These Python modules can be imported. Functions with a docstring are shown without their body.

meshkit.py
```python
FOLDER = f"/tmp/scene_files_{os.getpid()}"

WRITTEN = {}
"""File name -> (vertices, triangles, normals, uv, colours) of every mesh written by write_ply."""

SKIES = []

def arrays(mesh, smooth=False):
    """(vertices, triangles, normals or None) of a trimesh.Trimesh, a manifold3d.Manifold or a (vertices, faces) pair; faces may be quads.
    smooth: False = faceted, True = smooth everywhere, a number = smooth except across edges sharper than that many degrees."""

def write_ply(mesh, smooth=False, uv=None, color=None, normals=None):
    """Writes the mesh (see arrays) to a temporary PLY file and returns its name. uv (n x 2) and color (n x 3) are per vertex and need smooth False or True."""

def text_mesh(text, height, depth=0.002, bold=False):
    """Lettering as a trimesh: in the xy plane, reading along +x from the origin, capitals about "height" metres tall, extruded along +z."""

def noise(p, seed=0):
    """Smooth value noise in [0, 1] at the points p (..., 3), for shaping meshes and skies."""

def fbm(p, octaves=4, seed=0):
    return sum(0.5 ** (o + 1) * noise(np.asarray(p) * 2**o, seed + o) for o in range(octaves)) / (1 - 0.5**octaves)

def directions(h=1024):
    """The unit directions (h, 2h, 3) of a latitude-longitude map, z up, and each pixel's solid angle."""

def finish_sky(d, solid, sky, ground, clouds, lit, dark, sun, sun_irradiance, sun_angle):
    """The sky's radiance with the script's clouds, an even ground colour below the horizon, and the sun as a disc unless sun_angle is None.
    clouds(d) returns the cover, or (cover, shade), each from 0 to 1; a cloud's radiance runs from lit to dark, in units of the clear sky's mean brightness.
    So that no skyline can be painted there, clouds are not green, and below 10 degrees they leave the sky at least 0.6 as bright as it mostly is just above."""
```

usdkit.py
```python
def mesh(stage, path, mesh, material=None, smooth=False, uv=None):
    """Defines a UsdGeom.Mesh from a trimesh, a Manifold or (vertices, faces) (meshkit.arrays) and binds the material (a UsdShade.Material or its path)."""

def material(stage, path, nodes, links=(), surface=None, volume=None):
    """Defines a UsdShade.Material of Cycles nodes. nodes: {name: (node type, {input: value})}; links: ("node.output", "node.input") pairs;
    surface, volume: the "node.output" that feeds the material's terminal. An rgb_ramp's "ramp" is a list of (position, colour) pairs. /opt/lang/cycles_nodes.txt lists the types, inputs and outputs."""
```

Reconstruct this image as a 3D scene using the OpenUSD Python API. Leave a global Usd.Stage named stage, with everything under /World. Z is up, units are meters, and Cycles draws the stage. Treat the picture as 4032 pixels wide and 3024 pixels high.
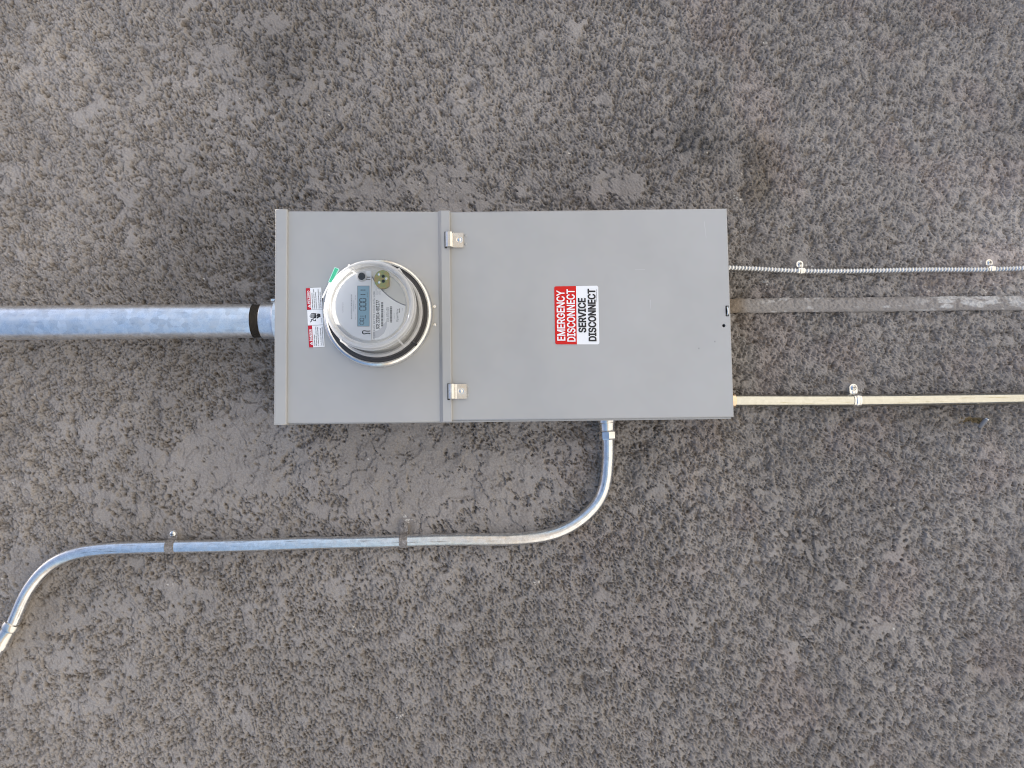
import math, numpy as np, trimesh, usdkit, meshkit
import manifold3d as mf
from scipy.ndimage import gaussian_filter
from scipy.spatial.transform import Rotation
from scipy.interpolate import CubicSpline
from shapely.geometry import Polygon, Point, box as sbox
from shapely.ops import unary_union
from pxr import Usd, UsdGeom, UsdLux, UsdShade, Sdf, Gf, Vt

stage = Usd.Stage.CreateInMemory()
UsdGeom.SetStageUpAxis(stage, 'Z'); UsdGeom.SetStageMetersPerUnit(stage, 1.0)
UsdGeom.Xform.Define(stage, '/World'); UsdGeom.Scope.Define(stage, '/World/Looks')

# ------------------------------------------------------------------ camera, sky, sun, exposure
F = 3029.0                                   # focal length in photograph pixels (4032 x 3024)
EYE = np.array([-0.20197, -1.30633, 1.53793])
CAM = np.array([[0, 1, 0], [0, 0, -1], [-1, 0, 0]], float) @ Rotation.from_rotvec([0.063086, -0.028481, -0.014083]).as_matrix()
SUN_EL, SUN_AZ = math.radians(66), math.radians(79)      # the sun stands behind the wall: the wall is in open shade
SKY_STRENGTH, SUN_INTENSITY, EXPOSURE = 0.105, 1.15, 0.85

EYE[1] -= 0.13; EYE[1] += 0.0                 # the panel face is 0.13 m in front of the wall (wall plane y = 0)
cam = UsdGeom.Camera.Define(stage, '/World/camera')
m4 = np.eye(4); m4[:3, :3] = CAM.T; m4[3, :3] = EYE
cam.AddTransformOp().Set(Gf.Matrix4d(m4.tolist()))
cam.CreateHorizontalApertureAttr(36.0); cam.CreateVerticalApertureAttr(27.0)
cam.CreateFocalLengthAttr(36.0 * F / 4032); cam.CreateClippingRangeAttr(Gf.Vec2f(0.02, 1000))
cam.CreateExposureAttr(EXPOSURE)

sky = UsdLux.DomeLight.Define(stage, '/World/sky')
sky.GetPrim().SetCustomDataByKey('kind', 'structure')
skymat = usdkit.material(stage, '/World/Looks/sky', {
    's': ('sky_texture', {'sky_type': 'single_scattering', 'sun_disc': False, 'sun_elevation': SUN_EL, 'sun_rotation': SUN_AZ, 'aerosol_density': 2.2}),
    'b': ('background_shader', {'strength': SKY_STRENGTH})}, [('s.color', 'b.color')], surface='b.background')
UsdShade.MaterialBindingAPI.Apply(sky.GetPrim()).Bind(skymat)
sun = UsdLux.DistantLight.Define(stage, '/World/sun')
sun.CreateNormalizeAttr(True); sun.CreateIntensityAttr(SUN_INTENSITY); sun.CreateAngleAttr(0.53); sun.CreateColorAttr(Gf.Vec3f(1.0, 0.945, 0.86))
sd = np.array([math.sin(SUN_AZ) * math.cos(SUN_EL), math.cos(SUN_AZ) * math.cos(SUN_EL), math.sin(SUN_EL)])   # towards the sun
zx = sd; xx = np.cross([0, 0, 1], zx); xx /= np.linalg.norm(xx); yx = np.cross(zx, xx)
ms = np.eye(4); ms[0, :3], ms[1, :3], ms[2, :3] = xx, yx, zx
sun.AddTransformOp().Set(Gf.Matrix4d(ms.tolist()))

D = 0.13
PANEL = D


def at(u, v, h=0.0):
    """The point at height h in front of the wall that the photograph shows at (u, v)."""
    d = CAM @ np.array([(u - 2016) / F, -(v - 1512) / F, -1.0])
    t = (-h - EYE[1]) / d[1]
    return EYE + t * d


# ------------------------------------------------------------------ helpers
counts = {}


def numbered(path):
    n = counts.get(path, 0); counts[path] = n + 1
    return path if n == 0 else f'{path}_{n:03d}'


def pathof(p):
    return str(p.GetPath()) if p is not None else '/World'


def obj(name, mesh, mat, parent=None, smooth=35, uv=None, label=None):
    m = usdkit.mesh(stage, numbered(pathof(parent) + '/' + name), mesh, mat, smooth=smooth, uv=uv)
    p = m.GetPrim()
    if label: p.SetCustomDataByKey('label', label)
    return p


def tag(p, label, cat, group=None):
    p.SetCustomDataByKey('label', label); p.SetCustomDataByKey('category', cat)
    if group: p.SetCustomDataByKey('group', group)
    return p


def thing(name, label, cat, loc=(0, 0, 0), group=None):
    x = UsdGeom.Xform.Define(stage, numbered('/World/' + name))
    return tag(x.GetPrim(), label, cat, group)


def grid_faces(n, m, wrap):
    i, j = np.meshgrid(np.arange(n - 1), np.arange(m if wrap else m - 1), indexing='ij')
    j2 = (j + 1) % m
    a, b, c, d = i * m + j, i * m + j2, (i + 1) * m + j2, (i + 1) * m + j
    return np.vstack([np.stack([a, b, c], -1).reshape(-1, 3), np.stack([a, c, d], -1).reshape(-1, 3)])


def frame(axis):
    axis = np.asarray(axis, float) / np.linalg.norm(axis)
    a = np.cross(axis, [0, 1, 0] if abs(axis[1]) < 0.9 else [1, 0, 0]); a /= np.linalg.norm(a)
    return axis, a, np.cross(axis, a)


def lathe(profile, p0, axis, n=48):
    """profile: (s along the axis, r) pairs; r = 0 at an end closes it."""
    t, a, b = frame(axis)
    pr = np.asarray(profile, float); th = np.arange(n) * 2 * np.pi / n
    ring = np.cos(th)[:, None] * a + np.sin(th)[:, None] * b
    v = np.asarray(p0) + pr[:, 0][:, None, None] * t + pr[:, 1][:, None, None] * ring[None]
    f = grid_faces(len(pr), n, True)
    m = trimesh.Trimesh(v.reshape(-1, 3), f, process=False)
    m.merge_vertices(); m.update_faces(m.nondegenerate_faces()); m.fix_normals()
    return m


OUT = np.array([0, -1.0, 0])


def sweep(points, r, sides=28, caps=True):
    """A tube of radius r (number or per point) along points; returns (mesh, uv)."""
    p = np.asarray(points, float); n = len(p)
    t = np.gradient(p, axis=0); t /= np.linalg.norm(t, axis=1, keepdims=True)
    b = np.cross(t, np.broadcast_to(OUT, t.shape)); b /= np.linalg.norm(b, axis=1, keepdims=True)
    o = np.cross(b, t)
    th = np.linspace(0, 2 * np.pi, sides + 1)
    rr = np.broadcast_to(np.asarray(r, float), (n,))[:, None, None]
    v = p[:, None] + rr * (np.cos(th)[None, :, None] * o[:, None] + np.sin(th)[None, :, None] * b[:, None])
    s = np.r_[0, np.cumsum(np.linalg.norm(np.diff(p, axis=0), axis=1))]
    uv = np.stack(np.broadcast_arrays(s[:, None], (th - np.pi)[None]), -1).reshape(-1, 2)
    f = grid_faces(n, sides + 1, False)[:, ::-1]
    v = v.reshape(-1, 3)
    fl = trimesh.Trimesh(v, f, process=False)
    c0 = v.reshape(n, sides + 1, 3)[n // 2]
    k = (n // 2) * (sides + 1)
    nn = fl.face_normals[(n // 2) * sides]
    if nn @ (v[f[(n // 2) * sides]].mean(0) - p[n // 2]) < 0: f = f[:, ::-1]
    return trimesh.Trimesh(v, f, process=False), uv


def spline(pts, step=0.006):
    p = np.asarray(pts, float)
    s = np.r_[0, np.cumsum(np.linalg.norm(np.diff(p, axis=0), axis=1))]
    q = np.linspace(0, s[-1], max(8, int(s[-1] / step)))
    from scipy.interpolate import PchipInterpolator
    out = CubicSpline(s, p, bc_type='natural')(q)
    k = gaussian_filter(out, (3, 0), mode='nearest'); k[0], k[-1] = out[0], out[-1]
    return k


def hull(pts):
    m = trimesh.convex.convex_hull(np.asarray(pts, float)); return m


def plate(poly, h0, h1, b=0.0015, steps=4):
    """A convex plate standing from height h0 to h1 in front of the wall, its front edges rounded by b. poly: (x, z) corners."""
    P = Polygon(poly); pts = []
    def put(pg, h): pts.extend([(x, -h, z) for x, z in list(pg.exterior.coords)[:-1]])
    put(P, h0)
    for k in range(steps + 1):
        a = k / steps * math.pi / 2
        put(P.buffer(-b * (1 - math.cos(a)) - 1e-9, join_style=2), h1 - b + b * math.sin(a))
    return hull(pts)


def mani(m):
    return mf.Manifold(mf.Mesh(np.asarray(m.vertices, np.float32), np.asarray(m.faces, np.uint32)))


def tri(m):
    k = m.to_mesh(); return trimesh.Trimesh(k.vert_properties[:, :3], k.tri_verts, process=False)


def flat(poly, h0, h1):
    """Any shapely polygon in (x, z) extruded from height h0 to h1."""
    out = []
    for g in getattr(poly, 'geoms', [poly]):
        if g.is_empty or g.area < 1e-10: continue
        m = trimesh.creation.extrude_polygon(g, h1 - h0, engine='earcut')
        v = m.vertices
        m.vertices = np.stack([v[:, 0], -(h0 + v[:, 2]), v[:, 1]], 1)
        m.fix_normals(); out.append(m)
    return trimesh.util.concatenate(out)


def xz(p): return (float(p[0]), float(p[2]))


def quad(us, h): return [xz(at(u, v, h)) for u, v in us]


TEXT = {}


def text(s, start, end, top, h, bold=False, thick=0.00025, weight=0.0):
    """Lettering from baseline start to baseline end, its capitals reaching to top (photograph pixels at height h)."""
    key = (s, bold)
    if key not in TEXT: TEXT[key] = meshkit.text_mesh(s, 1.0, 0.1, bold)
    m = TEXT[key].copy(); v = m.vertices
    x0, x1 = v[:, 0].min(), v[:, 0].max()
    o, e, t = at(*start, h), at(*end, h), at(*top, h)
    a = (v[:, 0] - x0) / (x1 - x0)
    v0 = o + a[:, None] * (e - o) + v[:, 1][:, None] * (t - o); z = v[:, 2] / 0.1
    if not weight:
        m.vertices = v0 - np.outer(z * thick, -OUT * 0 + np.array([0, 1.0, 0])); return m
    out = []                                   # heavier strokes: a few copies a hair apart
    ue = (e - o) / np.linalg.norm(e - o); ut = (t - o); wd = weight * np.linalg.norm(ut)
    for k, (dx, dy) in enumerate(((-1, 0), (1, 0), (0, 0.5), (0, -0.5), (0.6, 0.4), (-0.6, -0.4))):
        c = m.copy(); c.vertices = v0 + ue * dx * wd + ut / np.linalg.norm(ut) * dy * wd - np.outer(z * (thick + k * 3e-5), np.array([0, 1.0, 0])); out.append(c)
    return trimesh.util.concatenate(out)


# ------------------------------------------------------------------ materials
def mat(name, nodes, links, surface='p.BSDF'):
    return usdkit.material(stage, '/World/Looks/' + name, nodes, links, surface=surface)


def plain(name, col, rough=0.5, metal=0.0, **kw):
    return mat(name, {'p': ('principled_bsdf', {'base_color': col, 'roughness': rough, 'metallic': metal, **kw})}, [])


M = {}
M['stucco'] = mat('stucco', {
    't': ('attribute', {'attribute': 'tint'}), 'g': ('geometry', {}),
    'n': ('noise_texture', {'scale': 420.0, 'detail': 4.0, 'roughness': 0.65}),
    'r': ('rgb_ramp', {'ramp': [(0.3, (0.80, 0.79, 0.78)), (0.7, (1.15, 1.15, 1.14))]}),
    'x': ('mix_color', {'blend_type': 'multiply', 'fac': 1.0, 'use_clamp': False}),
    'n2': ('noise_texture', {'scale': 700.0, 'detail': 5.0, 'roughness': 0.7}),
    'b': ('bump', {'strength': 0.7, 'distance': 0.0016}),
    'p': ('principled_bsdf', {'roughness': 0.72, 'specular_ior_level': 0.32})},
    [('g.position', 'n.vector'), ('g.position', 'n2.vector'), ('n.fac', 'r.fac'), ('t.color', 'x.a'), ('r.color', 'x.b'), ('x.result', 'p.base_color'),
     ('n2.fac', 'b.height'), ('b.normal', 'p.normal')])

GREY = (0.395, 0.390, 0.378)
def enamel(name, col):
    return mat(name, {
        'g': ('geometry', {}), 'n': ('noise_texture', {'scale': 5.0, 'detail': 4.0, 'roughness': 0.6}),
        'r': ('rgb_ramp', {'ramp': [(0.3, tuple(0.94 * c for c in col)), (0.7, tuple(1.05 * c for c in col))]}),
        'n3': ('noise_texture', {'scale': 60.0, 'detail': 6.0, 'roughness': 0.7, 'distortion': 1.2}),
        'r3': ('rgb_ramp', {'ramp': [(0.66, (0, 0, 0)), (0.78, (1, 1, 1))]}),
        'dm': ('mix_color', {'blend_type': 'mix', 'b': tuple(1.18 * c for c in col)}),
        'sc': ('math', {'math_type': 'multiply', 'value2': 0.22}),
        'n2': ('noise_texture', {'scale': 900.0, 'detail': 2.0}), 'b': ('bump', {'strength': 0.12, 'distance': 0.0004}),
        'n4': ('noise_texture', {'scale': 7.0, 'detail': 2.0}), 'b4': ('bump', {'strength': 0.5, 'distance': 0.012}),
        'rr': ('map_range', {'from_min': 0.3, 'from_max': 0.7, 'to_min': 0.26, 'to_max': 0.40}),
        'p': ('principled_bsdf', {'specular_ior_level': 0.5})},
        [('g.position', 'n.vector'), ('g.position', 'n2.vector'), ('g.position', 'n3.vector'), ('g.position', 'n4.vector'), ('n.fac', 'r.fac'),
         ('n3.fac', 'r3.fac'), ('r3.color', 'sc.value1'), ('sc.value', 'dm.fac'), ('r.color', 'dm.a'), ('dm.result', 'p.base_color'),
         ('n4.fac', 'b4.height'), ('b4.normal', 'b.normal'), ('n2.fac', 'b.height'), ('b.normal', 'p.normal'), ('n.fac', 'rr.value'), ('rr.result', 'p.roughness')])
M['enamel'] = enamel('enamel', GREY)
M['enamel_dark'] = enamel('enamel_dark', tuple(0.9 * c for c in GREY))


def zinc(name, col, r0, r1, scale=60.0, spangle=0.25, streak=None, coat=0.0):
    nodes = {
        'g': ('geometry', {}),
        'vo': ('voronoi_texture', {'scale': scale}), 'bw': ('rgb_to_bw', {}),
        'n': ('noise_texture', {'scale': scale * 0.6, 'detail': 5.0, 'roughness': 0.65}),
        'mm': ('mix_float', {'fac': 0.5, 'use_clamp': False}),
        'r': ('rgb_ramp', {'ramp': [(0.25, tuple(c * (1 - spangle) for c in col)), (0.75, col)]}),
        'rr': ('map_range', {'from_min': 0.3, 'from_max': 0.7, 'to_min': r1, 'to_max': r0}),
        'nb': ('noise_texture', {'scale': 140.0, 'detail': 4.0}), 'b': ('bump', {'strength': 0.15, 'distance': 0.0006}),
        'p': ('principled_bsdf', {'metallic': 1.0})}
    links = [('g.position', 'vo.vector'), ('g.position', 'n.vector'), ('g.position', 'nb.vector'), ('vo.color', 'bw.color'), ('bw.val', 'mm.a'), ('n.fac', 'mm.b'),
             ('mm.result', 'r.fac'), ('n.fac', 'rr.value'), ('rr.result', 'p.roughness'), ('nb.fac', 'b.height'), ('b.normal', 'p.normal')]
    if streak:      # scratches and dark rub marks that run along the pipe
        nodes |= {
            'a': ('attribute', {'attribute': 'st'}), 'mp': ('mapping', {'scale': (14.0, 3.2, 1.0)}),
            'ns': ('noise_texture', {'scale': 1.0, 'detail': 8.0, 'roughness': 0.72}),
            'rs': ('rgb_ramp', {'ramp': [(0.56, (1, 1, 1)), (0.63, streak)]}),
            'xs': ('mix_color', {'blend_type': 'multiply', 'fac': 1.0}),
            'sx': ('separate_xyz', {}), 'd': ('math', {'math_type': 'subtract', 'value2': 0.12}), 'ab': ('math', {'math_type': 'absolute'}),
            'lt': ('math', {'math_type': 'less_than', 'value2': 0.075}),
            'mp2': ('mapping', {'scale': (5.0, 0.4, 1.0)}), 'ns2': ('noise_texture', {'scale': 1.0, 'detail': 6.0, 'roughness': 0.7}),
            'r2': ('rgb_ramp', {'ramp': [(0.40, (0, 0, 0)), (0.50, (0.85, 0.85, 0.85))]}), 'm2': ('math', {'math_type': 'multiply'}),
            'x2': ('mix_color', {'blend_type': 'mix', 'b': (0.13, 0.12, 0.12)})}
        links += [('a.vector', 'mp.vector'), ('mp.vector', 'ns.vector'), ('ns.fac', 'rs.fac'), ('r.color', 'xs.a'), ('rs.color', 'xs.b'),
                  ('a.vector', 'sx.vector'), ('sx.y', 'd.value1'), ('d.value', 'ab.value1'), ('ab.value', 'lt.value1'), ('a.vector', 'mp2.vector'), ('mp2.vector', 'ns2.vector'),
                  ('ns2.fac', 'r2.fac'), ('lt.value', 'm2.value1'), ('r2.color', 'm2.value2'), ('m2.value', 'x2.fac'), ('xs.result', 'x2.a'), ('x2.result', 'p.base_color')]
    else:
        links += [('r.color', 'p.base_color')]
    return mat(name, nodes, links)


M['galvanized'] = zinc('galvanized', (0.95, 0.94, 0.92), 0.24, 0.42, 95.0, 0.26, (0.80, 0.80, 0.82))
M['emt'] = zinc('emt', (0.88, 0.88, 0.87), 0.2, 0.34, 160.0, 0.22, (0.5, 0.47, 0.45))
M['emt_clean'] = zinc('emt_clean', (0.64, 0.63, 0.56), 0.07, 0.16, 160.0, 0.12, (0.74, 0.69, 0.55))
M['armor'] = zinc('armor', (0.78, 0.78, 0.77), 0.22, 0.34, 200.0, 0.15)
M['zinc_bright'] = zinc('zinc_bright', (0.86, 0.85, 0.82), 0.14, 0.26, 120.0, 0.12)
M['zinc_yellow'] = zinc('zinc_yellow', (0.84, 0.815, 0.76), 0.18, 0.32, 90.0, 0.15)
M['copper_zinc'] = zinc('copper_zinc', (0.86, 0.66, 0.47), 0.18, 0.3, 90.0, 0.12)
M['thread'] = plain('thread', (0.10, 0.085, 0.07), 0.4, 0.7)
M['dark'] = plain('dark', (0.02, 0.02, 0.02), 0.6)
M['painted_metal'] = mat('painted_metal', {
    'g': ('geometry', {}), 'n': ('noise_texture', {'scale': 260.0, 'detail': 5.0, 'roughness': 0.7}),
    'r': ('rgb_ramp', {'ramp': [(0.3, (0.13, 0.115, 0.105)), (0.52, (0.24, 0.215, 0.195)), (0.68, (0.45, 0.42, 0.39))]}),
    'b': ('bump', {'strength': 0.8, 'distance': 0.0015}), 'p': ('principled_bsdf', {'roughness': 0.6})},
    [('g.position', 'n.vector'), ('n.fac', 'r.fac'), ('r.color', 'p.base_color'), ('n.fac', 'b.height'), ('b.normal', 'p.normal')])
M['scratch'] = plain('scratch_grey', (0.50, 0.50, 0.50), 0.5); M['smudge'] = plain('smudge_grey', (0.25, 0.25, 0.25), 0.6)
M['red'] = plain('red', (0.60, 0.012, 0.008), 0.5, specular_ior_level=0.3)
M['label_red'] = plain('label_red', (0.48, 0.014, 0.03), 0.45, specular_ior_level=0.3)
M['white'] = plain('white', (0.82, 0.82, 0.82), 0.38)
M['black_ink'] = plain('black_ink', (0.012, 0.011, 0.013), 0.45)
M['grey_ink'] = plain('grey_ink', (0.16, 0.16, 0.18), 0.5)
M['pale_ink'] = plain('pale_ink', (0.42, 0.43, 0.47), 0.5)
M['white_ink'] = plain('white_ink', (0.86, 0.86, 0.86), 0.4)

# ------------------------------------------------------------------ the wall: trowelled stucco as a relief of its own
rng = np.random.default_rng(7)
RELIEF = 1.55
PIX = 0.00165
X0, X1, Z0, Z1 = -0.90, 0.69, 0.42, 2.52
nx, nz = int((X1 - X0) / PIX), int((Z1 - Z0) / PIX)
gx, gz = np.linspace(X0, X1, nx), np.linspace(Z0, Z1, nz)
GX, GZ = np.meshgrid(gx, gz, indexing='ij')


def band(lo, hi=None, seed=0, k=None):
    r = np.random.default_rng(seed).standard_normal((nx, nz)).astype(np.float32)
    a = gaussian_filter(r, lo)
    if hi: a = a - gaussian_filter(r, hi)
    return (a - a.mean()) / a.std()


def sstep(a, b, x):
    t = np.clip((x - a) / (b - a), 0, 1); return t * t * (3 - 2 * t)


def blob(u, v, ru, rv, ang=0.0):
    """A soft patch on the wall, placed where the photograph shows it (radii in photograph pixels on the wall)."""
    c = at(u, v); s = 1.436 / F
    dz, dx = -(GZ - c[2]) / s, -(GX - c[0]) / s       # along the picture: right and down
    ca, sa = math.cos(math.radians(ang)), math.sin(math.radians(ang))
    p, q = (dz * ca + dx * sa) / ru, (-dz * sa + dx * ca) / rv
    return np.exp(-(p * p + q * q))


# noise, isotropic and (towards the foot of the wall) drawn out by the float's slanting stroke
A = 0.8 * band(0.62, 2.0, 1) + 0.6 * band(1.3, 4.5, 31)
B0 = np.random.default_rng(2).standard_normal((nx, nz)).astype(np.float32)
B = sum(np.roll(B0, (-2 * k, k), (0, 1)) * w for k, w in ((-1, 0.7), (0, 1.0), (1, 0.7)))
B = gaussian_filter(B, 0.55) - gaussian_filter(B, 2.6); B = 0.72 * B / B.std() + 0.5 * A + 0.35 * band(2.0, 6, 32)
C0 = np.random.default_rng(3).standard_normal((nx, nz)).astype(np.float32)
C = sum(np.roll(C0, (-k, 2 * k), (0, 1)) * w for k, w in ((-1, 0.7), (0, 1.0), (1, 0.7)))
C = gaussian_filter(C, 0.55) - gaussian_filter(C, 2.6); C = 0.72 * C / C.std() + 0.6 * A
low = sstep(1.55, 1.05, GZ + 0.08 * band(40, seed=4))            # towards the foot of the wall
high = sstep(1.75, 2.15, GZ + 0.10 * band(40, seed=5))
G = B * low + C * high + A * (1 - low) * (1 - high)
G /= np.sqrt(low ** 2 + high ** 2 + ((1 - low) * (1 - high)) ** 2)
smooth_where = (1.15 * blob(1720, 1890, 560, 200) + 0.8 * blob(900, 1760, 230, 230) + 0.75 * blob(1640, 760, 420, 110) + 0.6 * blob(2450, 740, 170, 60)
                + 0.40 * blob(980, 300, 420, 260) + 0.42 * blob(250, 2560, 420, 420) + 0.35 * blob(500, 1900, 300, 240) + 0.32 * blob(1150, 2400, 300, 260)
                + 0.36 * blob(700, 700, 300, 260) + 0.35 * blob(3480, 2560, 260, 190) + 0.25 * blob(3200, 2300, 420, 250) + 0.3 * blob(2520, 2720, 150, 150) + 0.3 * blob(1560, 330, 200, 160)
                + 0.3 * blob(2650, 560, 230, 160) - 0.35 * blob(3400, 700, 600, 600) - 0.3 * blob(2150, 2650, 600, 260) - 0.25 * blob(3350, 1430, 500, 250))
patch = 0.58 * band(12, 60, 11) + 0.50 * band(4.5, 14, 12) + 0.34 * band(1.6, 5, 13) + 0.12 * band(0.7, 2, 33)
S = smooth_where * 1.35 + 0.42 * patch - 0.60 + 0.10 * (1 - low)
T = sstep(-0.035, 0.035, S)
edge = np.exp(-((S + 0.045) / 0.04) ** 2)
Pn = band(1.35, 5, 14)
pits = np.clip(Pn - 1.15, 0, 2)
fine = band(0.6, 2.0, 15)
thr = -0.42 + 0.34 * low + 0.10 * high + 0.12 * band(20, 60, 34)
below = np.clip(thr - G, 0, None)
mid = band(3.2, 9, 35); mid2 = band(7, 20, 36)
Gr = 0.75 * G + 0.45 * fine + 0.55 * mid
below = np.clip(thr - 0.15 - Gr, 0, None)
rough_h = 0.75 * np.clip(Gr - thr, 0, 1.5) - 2.2 * np.minimum(below, 1.5) ** 0.9 - 1.6 * pits
flat_h = 1.45 + 0.12 * fine + 0.25 * mid - 3.0 * np.clip(Pn - 2.0, 0, 1)
H = (1 - T) * rough_h + T * flat_h + 0.22 * fine * (1 - 0.6 * T) - 1.7 * edge * sstep(-0.3, 0.3, band(4, 12, 17)) + 1.0 * mid2 * (1 - 0.55 * T) + 0.5 * band(28, 90, 19) + 0.6 * band(90, seed=20) - 0.8
# the lapping skins of mortar: a step and a broken crevice along each lip
for sd_, sg, am, ww in ((51, 9, 1.35, 0.04), (52, 4.5, 0.9, 0.055)):
    Lp = band(sg, 3.2 * sg, sd_) + 0.30 * band(0.35 * sg, sg, sd_ + 10) + 0.10 * band(0.8, 2.5, sd_ + 20)
    gate = sstep(-0.2, 0.6, band(2.2 * sg, 7 * sg, sd_ + 30) + 0.6 * T - 0.25 * low)
    H += am * gate * (sstep(-ww, ww, Lp) - 0.5) - 2.1 * am * gate * np.exp(-((Lp + 1.3 * ww) / ww) ** 2) * sstep(-0.5, 0.2, band(3, 9, sd_ + 40))
H += 2.2 * np.exp(-((GX - at(3500, 1652)[0] + 0.004 * (GZ - at(3500, 1652)[2])) / 0.009) ** 2) * sstep(at(2960, 1652)[2], at(3300, 1652)[2], GZ)
GOUGE = sstep(0.25, 0.75, blob(3835, 1655, 58, 14, 2) + 0.22 * (A + band(1.5, 4, 37)) * blob(3835, 1655, 75, 24, 2))
H -= 2.6 * GOUGE
for u_, v_ in ((680, 2103), (1590, 2066), (3360, 1527), (3149, 1040), (3895, 1034)):
    w_ = np.clip(1.6 * blob(u_, v_, 36, 36), 0, 1); H = H * (1 - w_) - 1.0 * w_      # the stucco is pressed flat under the tabs
H *= 0.001 * RELIEF

base = np.array([0.312, 0.283, 0.262])
tone = 1 + 0.05 * band(60, 200, 21) + 0.035 * band(16, 50, 22)
edge_light = (0.26 * blob(0, 150, 700, 800) + 0.16 * blob(60, 2800, 620, 600) + 0.20 * blob(4000, 700, 620, 1000) + 0.10 * blob(4000, 2300, 500, 700)) * (1 + 0.25 * band(30, 120, 41))
tone = tone * (1 + edge_light)                     # stronger light towards both ends of the stretch, painted into the tone
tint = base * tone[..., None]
ochre = np.clip(0.35 * pits * (1 - 0.5 * T) + 0.25 * below * (1 - T), 0, 0.6) * (0.6 + 0.4 * sstep(-0.5, 0.8, band(14, 50, 23)))  # ochre pits, darker than the paint to deepen the shade in recesses
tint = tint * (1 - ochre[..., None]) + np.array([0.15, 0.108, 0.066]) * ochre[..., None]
pink = 0.5 * sstep(0.2, 1.4, band(22, 80, 24)) * low
tint *= 1 + pink[..., None] * np.array([0.05, -0.03, -0.03])
# broad soft darker patches, then stains: the sooty smear and the brown one below the panel's right corner, rust-coloured dirt, the scraped chalky marks
dark_patches = np.clip(0.22 * blob(1180, 150, 360, 330) + 0.22 * blob(880, 820, 260, 260) + 0.14 * blob(700, 1080, 300, 120) + 0.12 * blob(880, 1520, 260, 160) + 0.10 * blob(600, 2350, 300, 120) + 0.12 * blob(2560, 2240, 300, 220), 0, 0.3) * (1 + 0.3 * band(26, 90, 42))
tint *= 1 - np.clip(dark_patches, 0, 0.45)[..., None]
soot = 0.68 * np.clip(blob(2740, 560, 120, 85, 10) * (1 + 0.5 * A * 0.6), 0, 1)
brown = np.clip(0.55 * blob(2990, 640, 75, 150, -8) + 0.4 * blob(2960, 760, 80, 60) + 0.45 * blob(2925, 1230, 40, 120) + 0.3 * blob(180, 2420, 60, 120, 30) + 0.3 * blob(3700, 1650, 300, 30), 0, 0.7)
tint = tint * (1 - soot[..., None] * 0.8) + np.array([0.05, 0.05, 0.05]) * soot[..., None] * 0.8
tint = tint * (1 - brown[..., None]) + np.array([0.15, 0.115, 0.075]) * brown[..., None]
tint = tint * (1 - 0.9 * GOUGE[..., None]) + np.array([0.20, 0.14, 0.06]) * 0.9 * GOUGE[..., None]
chips = np.zeros((nx, nz), np.float32)
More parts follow.
